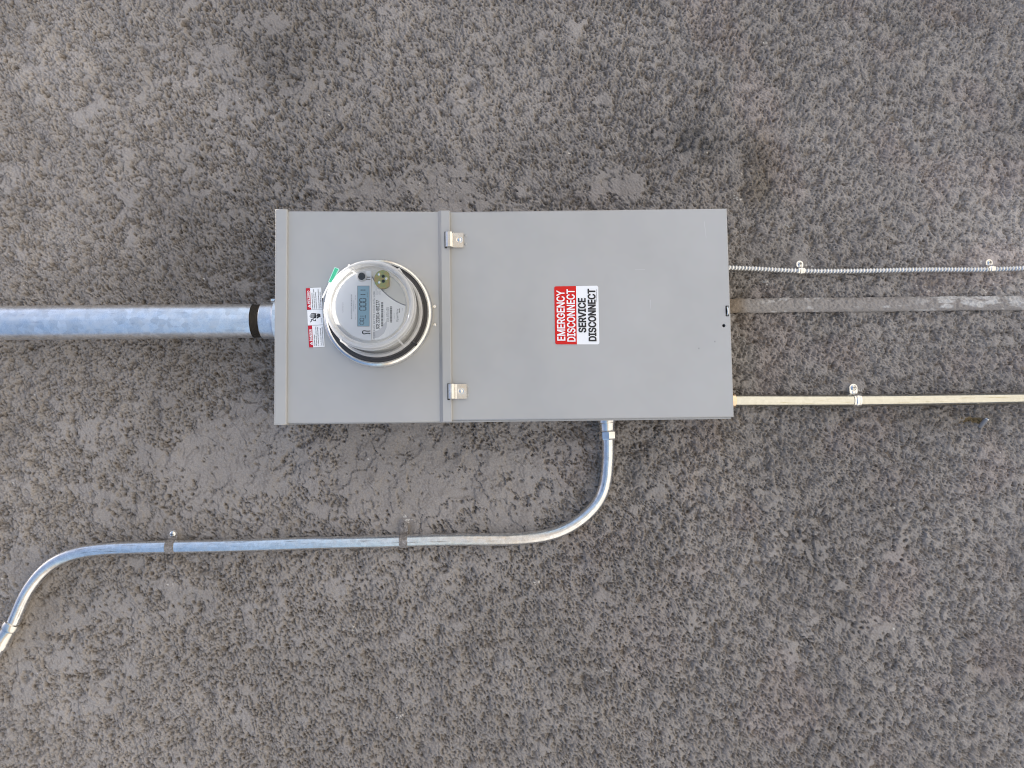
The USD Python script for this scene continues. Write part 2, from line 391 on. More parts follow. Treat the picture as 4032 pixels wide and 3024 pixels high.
for u, v, n, sp in ([(865, 318, 3, 2), (945, 392, 1, 1), (1100, 437, 2, 4), (860, 507, 2, 4), (3150, 100, 4, 12), (3425, 72, 3, 6), (3010, 165, 4, 10), (3265, 110, 3, 6), (3120, 905, 14, 18), (2905, 785, 6, 14),
                     (2120, 2293, 4, 8), (1395, 2475, 10, 14), (1580, 2820, 8, 10), (3380, 2200, 4, 8), (2240, 600, 3, 6), (3015, 1110, 12, 10), (3180, 1045, 10, 16), (3870, 1032, 8, 12), (3395, 1545, 10, 10),
                     (3000, 1590, 5, 20), (1610, 2050, 14, 8), (1600, 2035, 6, 6), (690, 2095, 5, 8), (680, 2300, 4, 10), (2380, 2640, 4, 8), (3520, 2473, 3, 5), (3880, 1120, 10, 60), (3650, 1130, 8, 40)]
                    + [(rng.uniform(0, 4032), rng.uniform(0, 3024), 1, 2) for _ in range(70)]):
    for _ in range(n):
        c = at(u + rng.normal(0, sp), v + rng.normal(0, sp * 0.5))
        i, j = int((c[0] - X0) / PIX), int((c[2] - Z0) / PIX)
        if 2 < i < nx - 2 and 2 < j < nz - 2:
            chips[i, j] = 1
            if rng.random() < 0.4: chips[i, j + 1] = 1
tint = tint * (1 - chips[..., None]) + np.array([0.72, 0.68, 0.62]) * chips[..., None]
tint = np.clip(tint, 0.01, 0.9)

idx = np.arange(nx * nz).reshape(nx, nz)
a, b, c, d = idx[:-1, :-1], idx[1:, :-1], idx[1:, 1:], idx[:-1, 1:]
wf = np.vstack([np.stack([a, b, c], -1).reshape(-1, 3), np.stack([a, c, d], -1).reshape(-1, 3)])
wv = np.stack([GX, -H, GZ], -1).reshape(-1, 3)
# the rest of the wall, plain, round the detailed stretch
n0 = len(wv)
XA, XB, ZB, BACK = -9.0, 9.0, 3.5, 0.3
ev, ef, ec = [], [], []
def sheet(q):
    k = n0 + len(ev); ev.extend(q); ef.extend([(k, k + 1, k + 2), (k, k + 2, k + 3)]); ec.extend([base] * 4)
for x0, x1, z0, z1 in ((XA, X0, 0, ZB), (X1, XB, 0, ZB), (X0, X1, 0, Z0), (X0, X1, Z1, ZB)):
    sheet([(x0, 0, z0), (x1, 0, z0), (x1, 0, z1), (x0, 0, z1)])
sheet([(XA, 0, ZB), (XB, 0, ZB), (XB, BACK, ZB), (XA, BACK, ZB)])
sheet([(XB, BACK, 0), (XA, BACK, 0), (XA, BACK, ZB), (XB, BACK, ZB)])
sheet([(XA, BACK, 0), (XA, 0, 0), (XA, 0, ZB), (XA, BACK, ZB)])
sheet([(XB, 0, 0), (XB, BACK, 0), (XB, BACK, ZB), (XB, 0, ZB)])
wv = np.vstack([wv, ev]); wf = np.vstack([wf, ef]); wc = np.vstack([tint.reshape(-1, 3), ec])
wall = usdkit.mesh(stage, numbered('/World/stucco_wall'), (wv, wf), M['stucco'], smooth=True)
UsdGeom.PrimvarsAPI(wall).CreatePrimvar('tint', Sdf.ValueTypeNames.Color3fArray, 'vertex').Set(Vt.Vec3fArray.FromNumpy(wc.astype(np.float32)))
tag(wall.GetPrim(), 'rough taupe painted stucco wall behind the panel and the pipes', 'wall')

# ------------------------------------------------------------------ ground in front of the wall
def gmat(name, c0, c1, scale):
    return mat(name, {'g': ('geometry', {}), 'n': ('noise_texture', {'scale': scale, 'detail': 6.0}), 'r': ('rgb_ramp', {'ramp': [(0.3, c0), (0.7, c1)]}), 'p': ('principled_bsdf', {'roughness': 0.9})},
               [('g.position', 'n.vector'), ('n.fac', 'r.fac'), ('r.color', 'p.base_color')])
M['concrete'] = gmat('concrete', (0.44, 0.42, 0.38), (0.54, 0.515, 0.47), 2.0)
M['earth'] = gmat('earth', (0.20, 0.15, 0.10), (0.30, 0.23, 0.16), 0.4)
g = usdkit.mesh(stage, numbered('/World/ground'), (np.array([(-400, -400, -0.01), (400, -400, -0.01), (400, 400, -0.01), (-400, 400, -0.01)], float), np.array([(0, 1, 2), (0, 2, 3)])), M['earth'])
g.GetPrim().SetCustomDataByKey('kind', 'structure')
g = usdkit.mesh(stage, numbered('/World/pavement'), (np.array([(-14, -9, 0), (14, -9, 0), (14, -0.002, 0), (-14, -0.002, 0)], float), np.array([(0, 1, 2), (0, 2, 3)])), M['concrete'])
g.GetPrim().SetCustomDataByKey('kind', 'structure')
hx = np.linspace(-120, 120, 81); hy = np.linspace(0, 1, 9)  # unseen ridge, added as a brown horizon band for the metal reflections
HX, HY = np.meshgrid(hx, hy, indexing='ij')
hz = 5.5 * np.sin(HY * np.pi / 2) * (0.75 + 0.5 * meshkit.noise(np.stack([HX * 0.06, HY * 0.8, 0 * HX], -1), 3)) - 0.3
g = usdkit.mesh(stage, numbered('/World/unseen_ridge'), (np.stack([HX, -30 - 30 * HY, hz], -1).reshape(-1, 3), grid_faces(81, 9, False)), M['earth'], smooth=True)
g.GetPrim().SetCustomDataByKey('kind', 'structure')

# ------------------------------------------------------------------ the meter panel
panel = thing('electrical_panel', 'grey enamelled steel meter and breaker panel mounted on the stucco wall', 'electrical panel')
CF = PANEL                                            # height of the cover's front
cov = quad([(1128, 830.5), (1740, 833), (1740, 1660.5), (1128, 1667.5)], CF)
door = quad([(1768, 833.5), (2862.5, 820.3), (2890.5, 1642), (1768, 1656)], CF)
xr, xl = 0.5 * (cov[0][0] + door[1][0]), 0.5 * (cov[3][0] + door[2][0])
zt, zb = at(1084, 1200, CF)[2], at(2874, 1200, CF)[2]
cab = plate([(xl + 0.0012, zb + 0.0045), (xr - 0.001, zb + 0.0045), (xr - 0.001, zt - 0.003), (xl + 0.0012, zt - 0.003)], -0.004, CF - 0.0125, 0.001)
obj('cabinet', cab, M['enamel_dark'], panel, smooth=40)
lip = flat(Polygon(quad([(1128, 836), (2858, 826), (2884, 1649.5), (1128, 1672)], CF)).buffer(-0.0002), CF - 0.0123, CF - 0.0065)
obj('front_lip', lip, M['enamel'], panel, smooth=False)
obj('meter_cover', plate(cov, CF - 0.0062, CF, 0.0016), M['enamel'], panel, smooth=40)
# door with its padlock slot and hole cut through
dm = mani(plate(door, CF - 0.0062, CF + 0.0002, 0.0026))
hole = lathe([(-0.02, 0), (-0.02, 0.0029), (0.02, 0.0029), (0.02, 0)], at(2850, 1282, CF), OUT, 24)
slot = flat(Polygon(quad([(2856, 1203), (2869, 1203), (2870, 1245.5), (2857.5, 1245.5)], CF)).buffer(-0.0008).buffer(0.0008), CF - 0.02, CF + 0.02)
dm = dm - mani(hole) - mani(slot)
dr = obj('door', tri(dm), M['enamel'], panel, smooth=40)
pocket = trimesh.util.concatenate([flat(Polygon(quad([(2840, 1196), (2875, 1196), (2875, 1294), (2840, 1294)], CF)), CF - 0.0064, CF - 0.0063)])
obj('lock_backing', pocket, M['dark'], dr, smooth=False)
hs = at(2863, 1224, CF)
hp = [(hs[0] + 0.0075 * math.cos(t), -(CF - 0.004 + 0.0075 * math.sin(t)), hs[2] - 0.0005) for t in np.linspace(0, math.pi, 15)]
obj('padlock_loop', sweep(hp, 0.0017, 10)[0], M['zinc_bright'], dr)
for q_ in ([(2772, 872), (2774, 872), (2781, 935), (2780, 936)], [(2500, 1062), (2540, 1060), (2540, 1061.5), (2500, 1063)], [(2560, 1180), (2562, 1180), (2561, 1215), (2559.5, 1215)]):
    obj('scratch', flat(Polygon(quad(q_, CF + 0.0003)), CF - 0.0001, CF + 0.0003), M['scratch'], dr, smooth=False)
for u, v in ((2815, 1345), (2752, 1372)):
    obj('smudge', flat(Point(*xz(at(u, v, CF))).buffer(0.0014).intersection(Polygon(quad([(u - 3, v - 11), (u + 1.5, v - 9), (u + 2, v + 10), (u - 2, v + 12)], CF))), CF - 0.0001, CF + 0.0004), M['smudge'], dr, smooth=False)
# top cap and hood
capq = quad([(1083.5, 821), (1132, 822.3), (1128.6, 1673.5), (1077.5, 1673.8)], CF + 0.004)
obj('top_cap', plate(capq, CF - 0.05, CF + 0.004, 0.0028), M['enamel'], panel, smooth=40)
hoodq = quad([(1729, 828.5), (1770.6, 828.5), (1776.3, 1659.8), (1737, 1661)], CF + 0.006)
x_r, x_l = hoodq[0][0], hoodq[3][0]
zh0 = at(1729, 1240, CF)[2]; zh1 = at(1741, 1240, CF + 0.006)[2]; zh2 = hoodq[1][1]
prof = [(zh0, CF - 0.008), (zh0, CF + 0.0008), (zh1 + 0.0008, CF + 0.0055), (zh1, CF + 0.006), (zh2 + 0.0012, CF + 0.006), (zh2, CF + 0.0052), (zh2, CF - 0.008)]
hood = hull([(x + dx, -h, z) for z, h in prof for x, dx in ((x_r, -0.0012 if h > CF + 0.0055 else 0.0), (x_l, 0.0012 if h > CF + 0.0055 else 0.0))])
obj('drip_hood', hood, M['enamel'], panel, smooth=20)
# cover screws beside the meter
for u, v in ((1711, 1207), (1712, 1279)):
    s = obj('cover_screw', lathe([(-0.001, 0), (-0.001, 0.0032), (0.0008, 0.0032), (0.0019, 0.0024), (0.0024, 0.0012), (0.0025, 0)], at(u, v, CF), OUT, 20), M['zinc_yellow'], panel)
# hinge clips
for us, vs in (((1753, 1762, 1789, 1828), (915, 973, 945, 928, 962)), ((1758.5, 1767, 1795, 1834.6), (1512, 1570, 1540, 1523, 1556))):
    hf = CF + 0.006
    x_a, x_b = at(us[2], vs[0], hf)[0], at(us[2], vs[1], hf)[0]
    zs, zc, zp, ze = at(us[0], 1240, hf)[2], at(us[1] + 4, 1240, hf)[2], at(us[2], 1240, CF)[2], at(us[3], 1240, CF)[2]
    zl = zh2
    pts = [(zs - 0.0016, hf - 0.004), (zs - 0.0021, hf + 0.0005), (zs - 0.0036, hf + 0.0042), (zs - 0.0062, hf + 0.0056), (zl - 0.0005, hf + 0.0056), (zl - 0.0028, hf + 0.0044),
           (zl - 0.0042, hf - 0.001), (zl - 0.0062, CF + 0.0030), (zp, CF + 0.0022), (ze, CF + 0.0021)]
    th = 0.0012
    P = np.array(pts); Tn = np.gradient(P, axis=0); Tn /= np.linalg.norm(Tn, axis=1, keepdims=True); N = np.stack([Tn[:, 1], -Tn[:, 0]], 1)
    fr, bk = P - N * 0, P + N * th
    parts = []
    for i in range(len(P) - 1):
        parts.append(hull([(x, -q[1], q[0]) for q in (fr[i], fr[i + 1], bk[i], bk[i + 1]) for x in (x_a, x_b)]))
    cl = obj('hinge_clip', trimesh.util.concatenate(parts), M['zinc_yellow'], panel, smooth=30)
    obj('rivet', lathe([(-0.001, 0.0068), (0.0006, 0.0066), (0.0014, 0.0052), (0.0011, 0.0034), (0.0017, 0.0022), (0.0018, 0)], at(us[2] + 20, vs[2], CF + 0.0021) + np.array([0, 0, 0]), OUT, 20), M['zinc_bright'], cl)
    sl = plate([(x_a + 0.0012, zs - 0.0040), (x_b - 0.002, zs - 0.0040), (x_b - 0.002, zs), (x_a + 0.0012, zs)], hf - 0.002, hf + 0.0003, 0.0001)
    obj('clip_slot', sl, M['dark'], cl, smooth=False)
    for vv in vs[3:]:
        obj('door_rivet', lathe([(-0.001, 0), (-0.001, 0.0024), (0.0003, 0.0024), (0.0011, 0.0014), (0.0012, 0)], at(us[3] + 5.5, vv, CF), OUT, 16), M['enamel'], panel)

# the emergency disconnect sticker
SH = CF + 0.0006
stq = Polygon(quad([(2182, 1127.5), (2355.5, 1125), (2360.3, 1355.8), (2186.3, 1355.8)], SH)).buffer(-0.0033).buffer(0.0033)
stk = obj('disconnect_sticker', flat(stq, CF - 0.001, SH), M['white'], panel, smooth=False)
redq = Polygon(quad([(2170, 1110), (2267.3, 1110), (2272, 1380), (2170, 1380)], SH)).intersection(stq)
obj('red_field', flat(redq, SH - 0.0004, SH + 0.0002), M['red'], stk, smooth=False)
Z6 = lambda x, y: (2160 + x / 5.926, 1100 + y / 5.926)
for s, st, en, tp, mm in (('EMERGENCY', (385, 1430), (366, 262), (206, 1430), M['white_ink']), ('DISCONNECT', (622, 1452), (602, 230), (442, 1452), M['white_ink']),
                          ('SERVICE', (873, 1236), (858, 440), (706, 1236), M['black_ink']), ('DISCONNECT', (1112, 1440), (1084, 225), (943, 1440), M['black_ink'])):
    obj('lettering', text(s, Z6(*st), Z6(*en), Z6(*tp), SH + 0.0002, True, weight=0.005 if mm is M['white_ink'] else 0.032), mm, stk, smooth=False)
obj('small_print', text('JohnsonElectric (720) 663-1222'.replace('JohnsonElectric', 'E-DISC-4X5'), Z6(1130, 522), Z6(1126, 232), Z6(1114, 522), SH + 0.0001), M['grey_ink'], stk, smooth=False)

# the danger label left of the meter
lab_c = [(1204.5, 1135), (1264.2, 1132), (1278, 1365.3), (1217.3, 1368.2)]
def LB(a, b):
    """Label coordinates: a across from its left edge, b down from its upper edge, each 0 to 1 in the photograph."""
    p = np.array(lab_c, float)
    return tuple((1 - b) * ((1 - a) * p[0] + a * p[1]) + b * ((1 - a) * p[3] + a * p[2]))
lab = obj('danger_label', flat(Polygon(quad(lab_c, SH)), CF - 0.001, SH), M['white'], panel, smooth=False)
for b0, b1, word in ((0.0, 0.366, 'PELIGRO'), (0.63, 1.0, 'DANGER')):
    obj('red_band', flat(Polygon(quad([LB(0, b0), LB(0.262, b0), LB(0.262, b1), LB(0, b1)], SH)), SH - 0.0003, SH + 0.0002), M['label_red'], lab, smooth=False)
    e = b0 + 0.045 if word == 'PELIGRO' else b0 + 0.065
    obj('lettering', text(word, LB(0.225, b0 + 0.262), LB(0.225, e), LB(0.075, b0 + 0.262), SH + 0.0002, True, weight=0.008), M['white_ink'], lab, smooth=False)
    tr_ = Polygon(quad([LB(0.235, b0 + 0.335), LB(0.235, b0 + 0.275), LB(0.06, b0 + 0.305)], SH))
    ex = Polygon(quad([LB(0.20, b0 + 0.308), LB(0.20, b0 + 0.302), LB(0.12, b0 + 0.300), LB(0.12, b0 + 0.310)], SH))
    obj('warning_triangle', flat(tr_.difference(ex), SH + 0.0001, SH + 0.0004), M['white_ink'], lab, smooth=False)
for b0, lines in ((0.0, (('Voltaje peligroso. Causará la', .40, .80), ('muerte, lesiones graves o daño', .52, .99), ('substancial a la propiedad.', .64, .84), ('Desconecte el suministro de energía', .82, .97), ('antes de trabajar en su interior.', .94, .84))),
                  (0.63, (('Hazardous voltage.', .40, .58), ('Will cause death, serious injury', .52, .99), ('or substantial property damage.', .64, .97), ('Turn off power supplying this', .82, .90), ('equipment before working inside.', .94, .97)))):
    for s, a, w in lines:
        bs = b0 + 0.348
        obj('small_print', text(s, LB(a, bs), LB(a, bs - 0.33 * w), LB(a - 0.058, bs), SH), M['black_ink'], lab, smooth=False)
# divider lines and the shocked hand
for b in (0.366, 0.63):
    obj('divider_line', flat(Polygon(quad([LB(0, b - 0.0018), LB(1, b - 0.0018), LB(1, b + 0.0018), LB(0, b + 0.0018)], SH)), SH - 0.0001, SH + 0.00025), M['grey_ink'], lab, smooth=False)
Z3 = lambda x, y: (1180 + x / 5.926, 1110 + y / 5.926)
def stroke(pts, w):
    from shapely.geometry import LineString
    return LineString([xz(at(*Z3(*p), SH)) for p in pts]).buffer(w * 0.432e-3 / 5.926)
hand = unary_union([stroke([(275, 740), (370, 740)], 9), stroke([(255, 770), (370, 768)], 9), stroke([(238, 798), (370, 795)], 9), stroke([(258, 826), (370, 822)], 9), stroke([(315, 852), (360, 835)], 9),
                    Polygon(quad([Z3(350, 732), Z3(395, 732), Z3(372, 770), Z3(398, 790), Z3(380, 850), Z3(340, 845)], SH)),
                    Polygon(quad([Z3(425, 732), Z3(445, 742), Z3(482, 745), Z3(486, 820), Z3(450, 826), Z3(425, 850), Z3(392, 850), Z3(412, 800), Z3(392, 778)], SH)),
                    stroke([(252, 935), (285, 900), (275, 880), (300, 868), (335, 905), (370, 905), (372, 880)], 9)])
obj('shock_hand_symbol', flat(hand, SH - 0.0002, SH + 0.0002), M['black_ink'], lab, smooth=False)
obj('small_print', text('2 55-7-1-0008', Z3(522, 950), Z3(518, 845), Z3(508, 950), SH), M['grey_ink'], lab, smooth=False)

# ------------------------------------------------------------------ the electric meter
meter = thing('electric_meter', 'round clear domed electricity meter with blue digital readout plugged into the grey panel', 'meter')
AX = at(1486, 1230, CF + 0.016); AX = np.array([AX[0], -CF, AX[2]])
CG = 0.972
def mc(profile): return ml([(r * CG, h) for r, h in profile])
def ml(profile, n=96): return lathe([(h, r) for r, h in profile], AX, OUT, n)
obj('sealing_ring', ml([(0.0925, 0.0), (0.0925, 0.0085), (0.0918, 0.012), (0.0895, 0.0152), (0.0868, 0.0165), (0.0845, 0.0155), (0.0838, 0.0135), (0.0838, 0.0)]), M['zinc_bright'], meter)
rbt = AX + np.array([-0.0, -0.006, 0])
plastic_dark = plain('plastic_dark', (0.045, 0.043, 0.045), 0.35)
plastic_grey = plain('plastic_grey', (0.72, 0.71, 0.69), 0.5)
obj('base_rim', ml([(0.0836, 0.0), (0.0836, 0.0125), (0.0815, 00.0128), (0.0795, 00.0128), (0.0785, 0.018), (0.0770, 0.0185), (0.0755, 0.0165), (0.0755, 0.0)]), plastic_dark, meter)
obj('inner_body', ml([(0.0, 0.012), (0.0735, 0.012), (0.0735, 0.022), (0.069, 0.024), (0.066, 0.060), (0.0610, 0.0765), (0.0575, 0.0812), (0.0, 0.0815)]), plastic_grey, meter, smooth=30)
M['lens'] = mat('lens', {'f': ('fresnel', {'IOR': 1.5}), 'k': ('math', {'math_type': 'multiply_add', 'value2': 1.0, 'value3': 0.0}), 't': ('transparent_bsdf', {'color': (0.97, 0.975, 0.98)}), 'g': ('glossy_bsdf', {'color': (0.95, 0.95, 0.95), 'roughness': 0.03}), 'm': ('mix_closure', {})},
                [('f.fac', 'k.value1'), ('k.value', 'm.fac'), ('t.BSDF', 'm.closure1'), ('g.BSDF', 'm.closure2')], surface='m.closure')
M['lens_rim'] = mat('lens_rim', {'f': ('fresnel', {'IOR': 1.55}), 't': ('transparent_bsdf', {'color': (0.96, 0.965, 0.97)}), 'g': ('glossy_bsdf', {'color': (0.95, 0.95, 0.95), 'roughness': 0.08}), 'm': ('mix_closure', {}),
                                 'd': ('translucent_bsdf', {'color': (0.95, 0.95, 0.95)}), 'd2': ('diffuse_bsdf', {'color': (0.93, 0.93, 0.93)}), 'md': ('mix_closure', {'fac': 0.6}), 'm2': ('mix_closure', {'fac': 0.72})},
                    [('f.fac', 'm.fac'), ('t.BSDF', 'm.closure1'), ('g.BSDF', 'm.closure2'), ('d.BSDF', 'md.closure1'), ('d2.BSDF', 'md.closure2'), ('m.closure', 'm2.closure1'), ('md.closure', 'm2.closure2')], surface='m2.closure')  # white mixed into the clear plastic for the bright sky reflection on its rims
HT = 0.0990
M['lens_lip'] = mat('lens_lip', {'f': ('fresnel', {'IOR': 1.6}), 't': ('transparent_bsdf', {'color': (0.96, 0.965, 0.97)}), 'g': ('glossy_bsdf', {'color': (0.98, 0.98, 0.98), 'roughness': 0.1}), 'm': ('mix_closure', {}),
                                 'd': ('translucent_bsdf', {'color': (0.95, 0.955, 0.96)}), 'd2': ('diffuse_bsdf', {'color': (0.93, 0.935, 0.94)}), 'md': ('mix_closure', {'fac': 0.6}), 'm2': ('mix_closure', {'fac': 0.36})},
                    [('f.fac', 'm.fac'), ('t.BSDF', 'm.closure1'), ('g.BSDF', 'm.closure2'), ('d.BSDF', 'md.closure1'), ('d2.BSDF', 'md.closure2'), ('m.closure', 'm2.closure1'), ('md.closure', 'm2.closure2')], surface='m2.closure')  # part white, imitating the sky glare on the clear lip
dome = obj('clear_cover', mc([(0.0765, 0.030), (0.0752, 0.034), (0.0745, 0.080), (0.0738, 0.089)]), M['lens'], meter, smooth=50)
obj('cover_window', mc([(0.0640, HT - 0.006), (0.0, HT - 0.0055)]), M['lens'], dome)
obj('cover_lip', mc([(0.0738, 0.089), (0.0736, 0.0925), (0.0722, HT - 0.0025), (0.0700, HT), (0.0675, HT + 0.0004), (0.0655, HT - 0.001), (0.0645, HT - 0.003), (0.0640, HT - 0.006)]), M['lens_lip'], dome, smooth=50)
obj('cover_flange', mc([(0.0785, 0.0188), (0.0790, 0.024), (0.0785, 0.028), (0.0765, 0.0305), (0.0752, 0.0305), (0.0748, 0.0188)]), M['lens_rim'], dome)
for rr, hh, w in ((0.0700, HT - 0.0022, 0.0017), (0.0645, HT - 0.0055, 0.0010), (0.0735, HT - 0.010, 0.0008), (0.0585, HT - 0.0125, 0.0007)):  # whitened rings that paint in the sky-bright rim lines
    tor = trimesh.creation.torus(rr * CG, w, major_sections=96, minor_sections=10)
    v = tor.vertices; tor.vertices = np.stack([AX[0] + v[:, 0], AX[1] - hh - v[:, 2], AX[2] + v[:, 1]], 1); tor.fix_normals()
    obj('rim_ring', tor, M['lens_rim'], dome)
for ang in (28, 140, 218, 322):       # moulded ribs of the clear cover
    aa = math.radians(ang); e = np.array([math.cos(aa), 0, math.sin(aa)]); q = np.array([-math.sin(aa), 0, math.cos(aa)])
    o = AX + OUT * 0.0
    pts = [o + e * r * CG + q * s + OUT * h for r, h in ((0.0732, HT - 0.008), (0.0770, HT - 0.012), (0.0776, 0.034), (0.0735, 0.034), (0.0660, HT - 0.001), (0.0715, HT - 0.001)) for s in (-0.0014, 0.0014)]
    obj('cover_rib', hull(pts), M['lens_rim'], dome, smooth=False)
ZM = lambda x, y: (1260 + x / 3.456, 1000 + y / 3.456)
FH = CF + 0.0825                       # front of the dial plate
disc = Point(AX[0], AX[2]).buffer(0.0560, 48)
M['dial_white'] = plain('dial_white', (0.88, 0.88, 0.89), 0.35)
M['dial_grey'] = plain('dial_grey', (0.64, 0.63, 0.60), 0.45)
M['frost'] = plain('frost', (0.80, 0.82, 0.86), 0.3)
face = obj('dial_plate', flat(disc, FH - 0.001, FH), M['dial_grey'], meter, smooth=False)
half = Polygon(quad([ZM(0, -200), ZM(704, -200), ZM(704, 1900), ZM(0, 1900)], FH)).intersection(disc)
obj('display_housing', flat(half, FH - 0.0005, FH + 0.004), M['frost'], meter, smooth=False)
arc = [(706, 318), (740, 375), (790, 440), (850, 508), (910, 565), (970, 612), (1040, 655), (1100, 685), (1160, 706), (1158, 760), (1146, 830), (1128, 900), (1100, 970), (1060, 1040), (1010, 1090), (940, 1130), (860, 1155), (780, 1168), (706, 1170)]
namep = Polygon(quad([ZM(*p) for p in arc], FH)).intersection(disc)
name_plate = obj('name_plate', flat(namep, FH - 0.0003, FH + 0.0012), M['dial_white'], meter, smooth=False)
edge_ = Polygon(quad([ZM(x + 10, y - 12) for x, y in arc[:9]] + [ZM(*p) for p in arc[8::-1]], FH)).buffer(0).intersection(disc)
obj('plate_edge', flat(edge_, FH - 0.0002, FH + 0.0009), plain('edge_grey', (0.25, 0.25, 0.28), 0.4), name_plate, smooth=False)
NH = FH + 0.0012
def mt(s, x0, x1, ys, ye, m, h=NH, bold=False, parent=None):
    obj('lettering', text(s, ZM(x1, ys), ZM(x1, ye), ZM(x0, ys), h, bold, 0.0001, 0.03 if m is M['black_ink'] else 0.0), m, parent if parent is not None else name_plate, smooth=False)
mt('CL200 240V 3W TYPE C2SOD 30TA 1.0Kh', 724, 749, 1160, 508, M['grey_ink'])
mt('SCE 222014-801277', 762, 808, 1020, 632, M['black_ink'], bold=False)
mt('356 870 635', 903, 938, 925, 726, M['grey_ink'])
mt('9090773', 1006, 1018, 882, 802, M['pale_ink'])
mt('OpenWay', 1038, 1064, 925, 745, M['grey_ink'])
mt('Itron', 1074, 1086, 800, 740, M['black_ink'], bold=True)
mt('T190', 1118, 1130, 778, 735, M['pale_ink'])
mt('CA 0.5', 756, 772, 556, 474, M['pale_ink']); mt('FM2S', 780, 795, 556, 500, M['pale_ink']); mt('60Hz', 806, 822, 556, 504, M['pale_ink'])
mt('*SCE222014-801277*', 868, 878, 910, 740, M['pale_ink'])
br = np.random.default_rng(5)
def barcode(x0, x1, y0, y1, n, h, m, parent):
    ps, y = [], y0
    while y < y1:
        w = br.choice([3, 5, 8]) * (y1 - y0) / 330; ps.append(Polygon(quad([ZM(x0, y), ZM(x1, y), ZM(x1, min(y + w, y1)), ZM(x0, min(y + w, y1))], h))); y += w + br.choice([3, 5]) * (y1 - y0) / 330
    obj('barcode', flat(unary_union(ps), h - 0.0001, h + 0.0001), m, parent, smooth=False)
barcode(832, 860, 655, 990, 40, NH, M['black_ink'], name_plate)
barcode(951, 981, 712, 932, 30, NH, M['black_ink'], name_plate)
leaf = Polygon(quad([ZM(x, y) for x, y in ((720, 1150), (800, 1135), (870, 1080), (905, 1000), (912, 930), (895, 925), (860, 960), (840, 1000), (790, 1040), (720, 1060))], NH)).buffer(0)
obj('leaf_emblem', flat(leaf.intersection(disc), NH - 0.0001, NH + 0.0001), plain('leaf_tint', (0.62, 0.62, 0.65), 0.35), name_plate, smooth=False)
rays = [Polygon(quad([ZM(912, 930), ZM(x, y), ZM(x + 22, y + 8)], NH)).intersection(disc) for x, y in ((1040, 1060), (1000, 1090), (950, 1120), (900, 1140), (1075, 1000))]
obj('ray_emblem', flat(unary_union(rays), NH - 0.0001, NH + 0.00012), plain('ray_tint', (0.86, 0.86, 0.88), 0.3), name_plate, smooth=False)
# the readout
LH = FH + 0.0042
lcdq = quad([ZM(512, 437), ZM(670, 437), ZM(670, 982), ZM(512, 982)], LH)
lcd = obj('readout', flat(Polygon(lcdq), FH + 0.003, LH), plain('lcd', (0.30, 0.47, 0.58), 0.22), meter, smooth=False)
obj('readout_frame', flat(Polygon(lcdq).buffer(0.0005, join_style=2).difference(Polygon(lcdq).buffer(-0.0002)), FH + 0.0038, LH + 0.0006), plain('lcd_frame', (0.30, 0.33, 0.37), 0.4), lcd, smooth=False)
M['lcd_ink'] = plain('lcd_ink', (0.045, 0.065, 0.085), 0.4)
M['lcd_faint'] = plain('lcd_faint', (0.12, 0.17, 0.2), 0.4)
def seg(x0, x1, y0, y1, on, m):
    """A seven-segment digit that reads from y1 (bottom in the photograph, its left) to y0, its top at x0."""
    t = 0.13 * (x1 - x0); w = 0.16 * (y1 - y0); xm = (x0 + x1) / 2; g = 1.5
    R = {'a': (x0, x0 + t, y0 + w, y1 - w), 'd': (x1 - t, x1, y0 + w, y1 - w), 'g': (xm - t / 2, xm + t / 2, y0 + w, y1 - w),
         'b': (x0 + g + t * .5, xm - g - 1, y0, y0 + w * 1.1), 'c': (xm + g + 1, x1 - g - t * .5, y0, y0 + w * 1.1), 'f': (x0 + g + t * .5, xm - g - 1, y1 - w * 1.1, y1), 'e': (xm + g + 1, x1 - g - t * .5, y1 - w * 1.1, y1)}
    ps = [Polygon(quad([ZM(p[0], p[2]), ZM(p[1], p[2]), ZM(p[1], p[3]), ZM(p[0], p[3])], LH)) for k, p in R.items() if k in on]
    obj('digit', flat(unary_union(ps), LH - 0.0001, LH + 0.00015), m, lcd, smooth=False)
ZERO, ONE = 'abcdef', 'bc'
for y0, y1 in ((602, 655), (659, 712), (716, 770)): seg(535, 630, y0, y1, ZERO, M['lcd_ink'])
for y0 in (486, 545): seg(545, 625, y0, y0 + 62, ONE, M['lcd_ink'])
seg(540, 600, 870, 912, ZERO, M['lcd_ink']); seg(540, 600, 918, 960, ZERO, M['lcd_ink']); seg(540, 600, 842, 884, ONE, M['lcd_ink'])
obj('digit', text('kWh', ZM(625, 875), ZM(625, 832), ZM(608, 875), LH, True), M['lcd_ink'], lcd, smooth=False)
obj('digit', text('a b', ZM(655, 590), ZM(650, 525), ZM(642, 590), LH), M['lcd_faint'], lcd, smooth=False)
hh_ = FH + 0.004
barcode(420, 437, 548, 890, 40, hh_, M['pale_ink'], meter)
for s, x0, x1, ys, ye in (('500S0AP21D', 448, 464, 780, 635), ('REG DEL', 478, 488, 622, 556), ('VRMS VA', 478, 488, 750, 680), ('TEST 1.0', 478, 488, 892, 815)):
    mt(s, x0, x1, ys, ye, M['pale_ink'], h=hh_, parent=meter)
mt('Centron', 300, 318, 795, 660, plain('faint_ink', (0.52, 0.53, 0.57), 0.5), h=hh_, parent=meter)
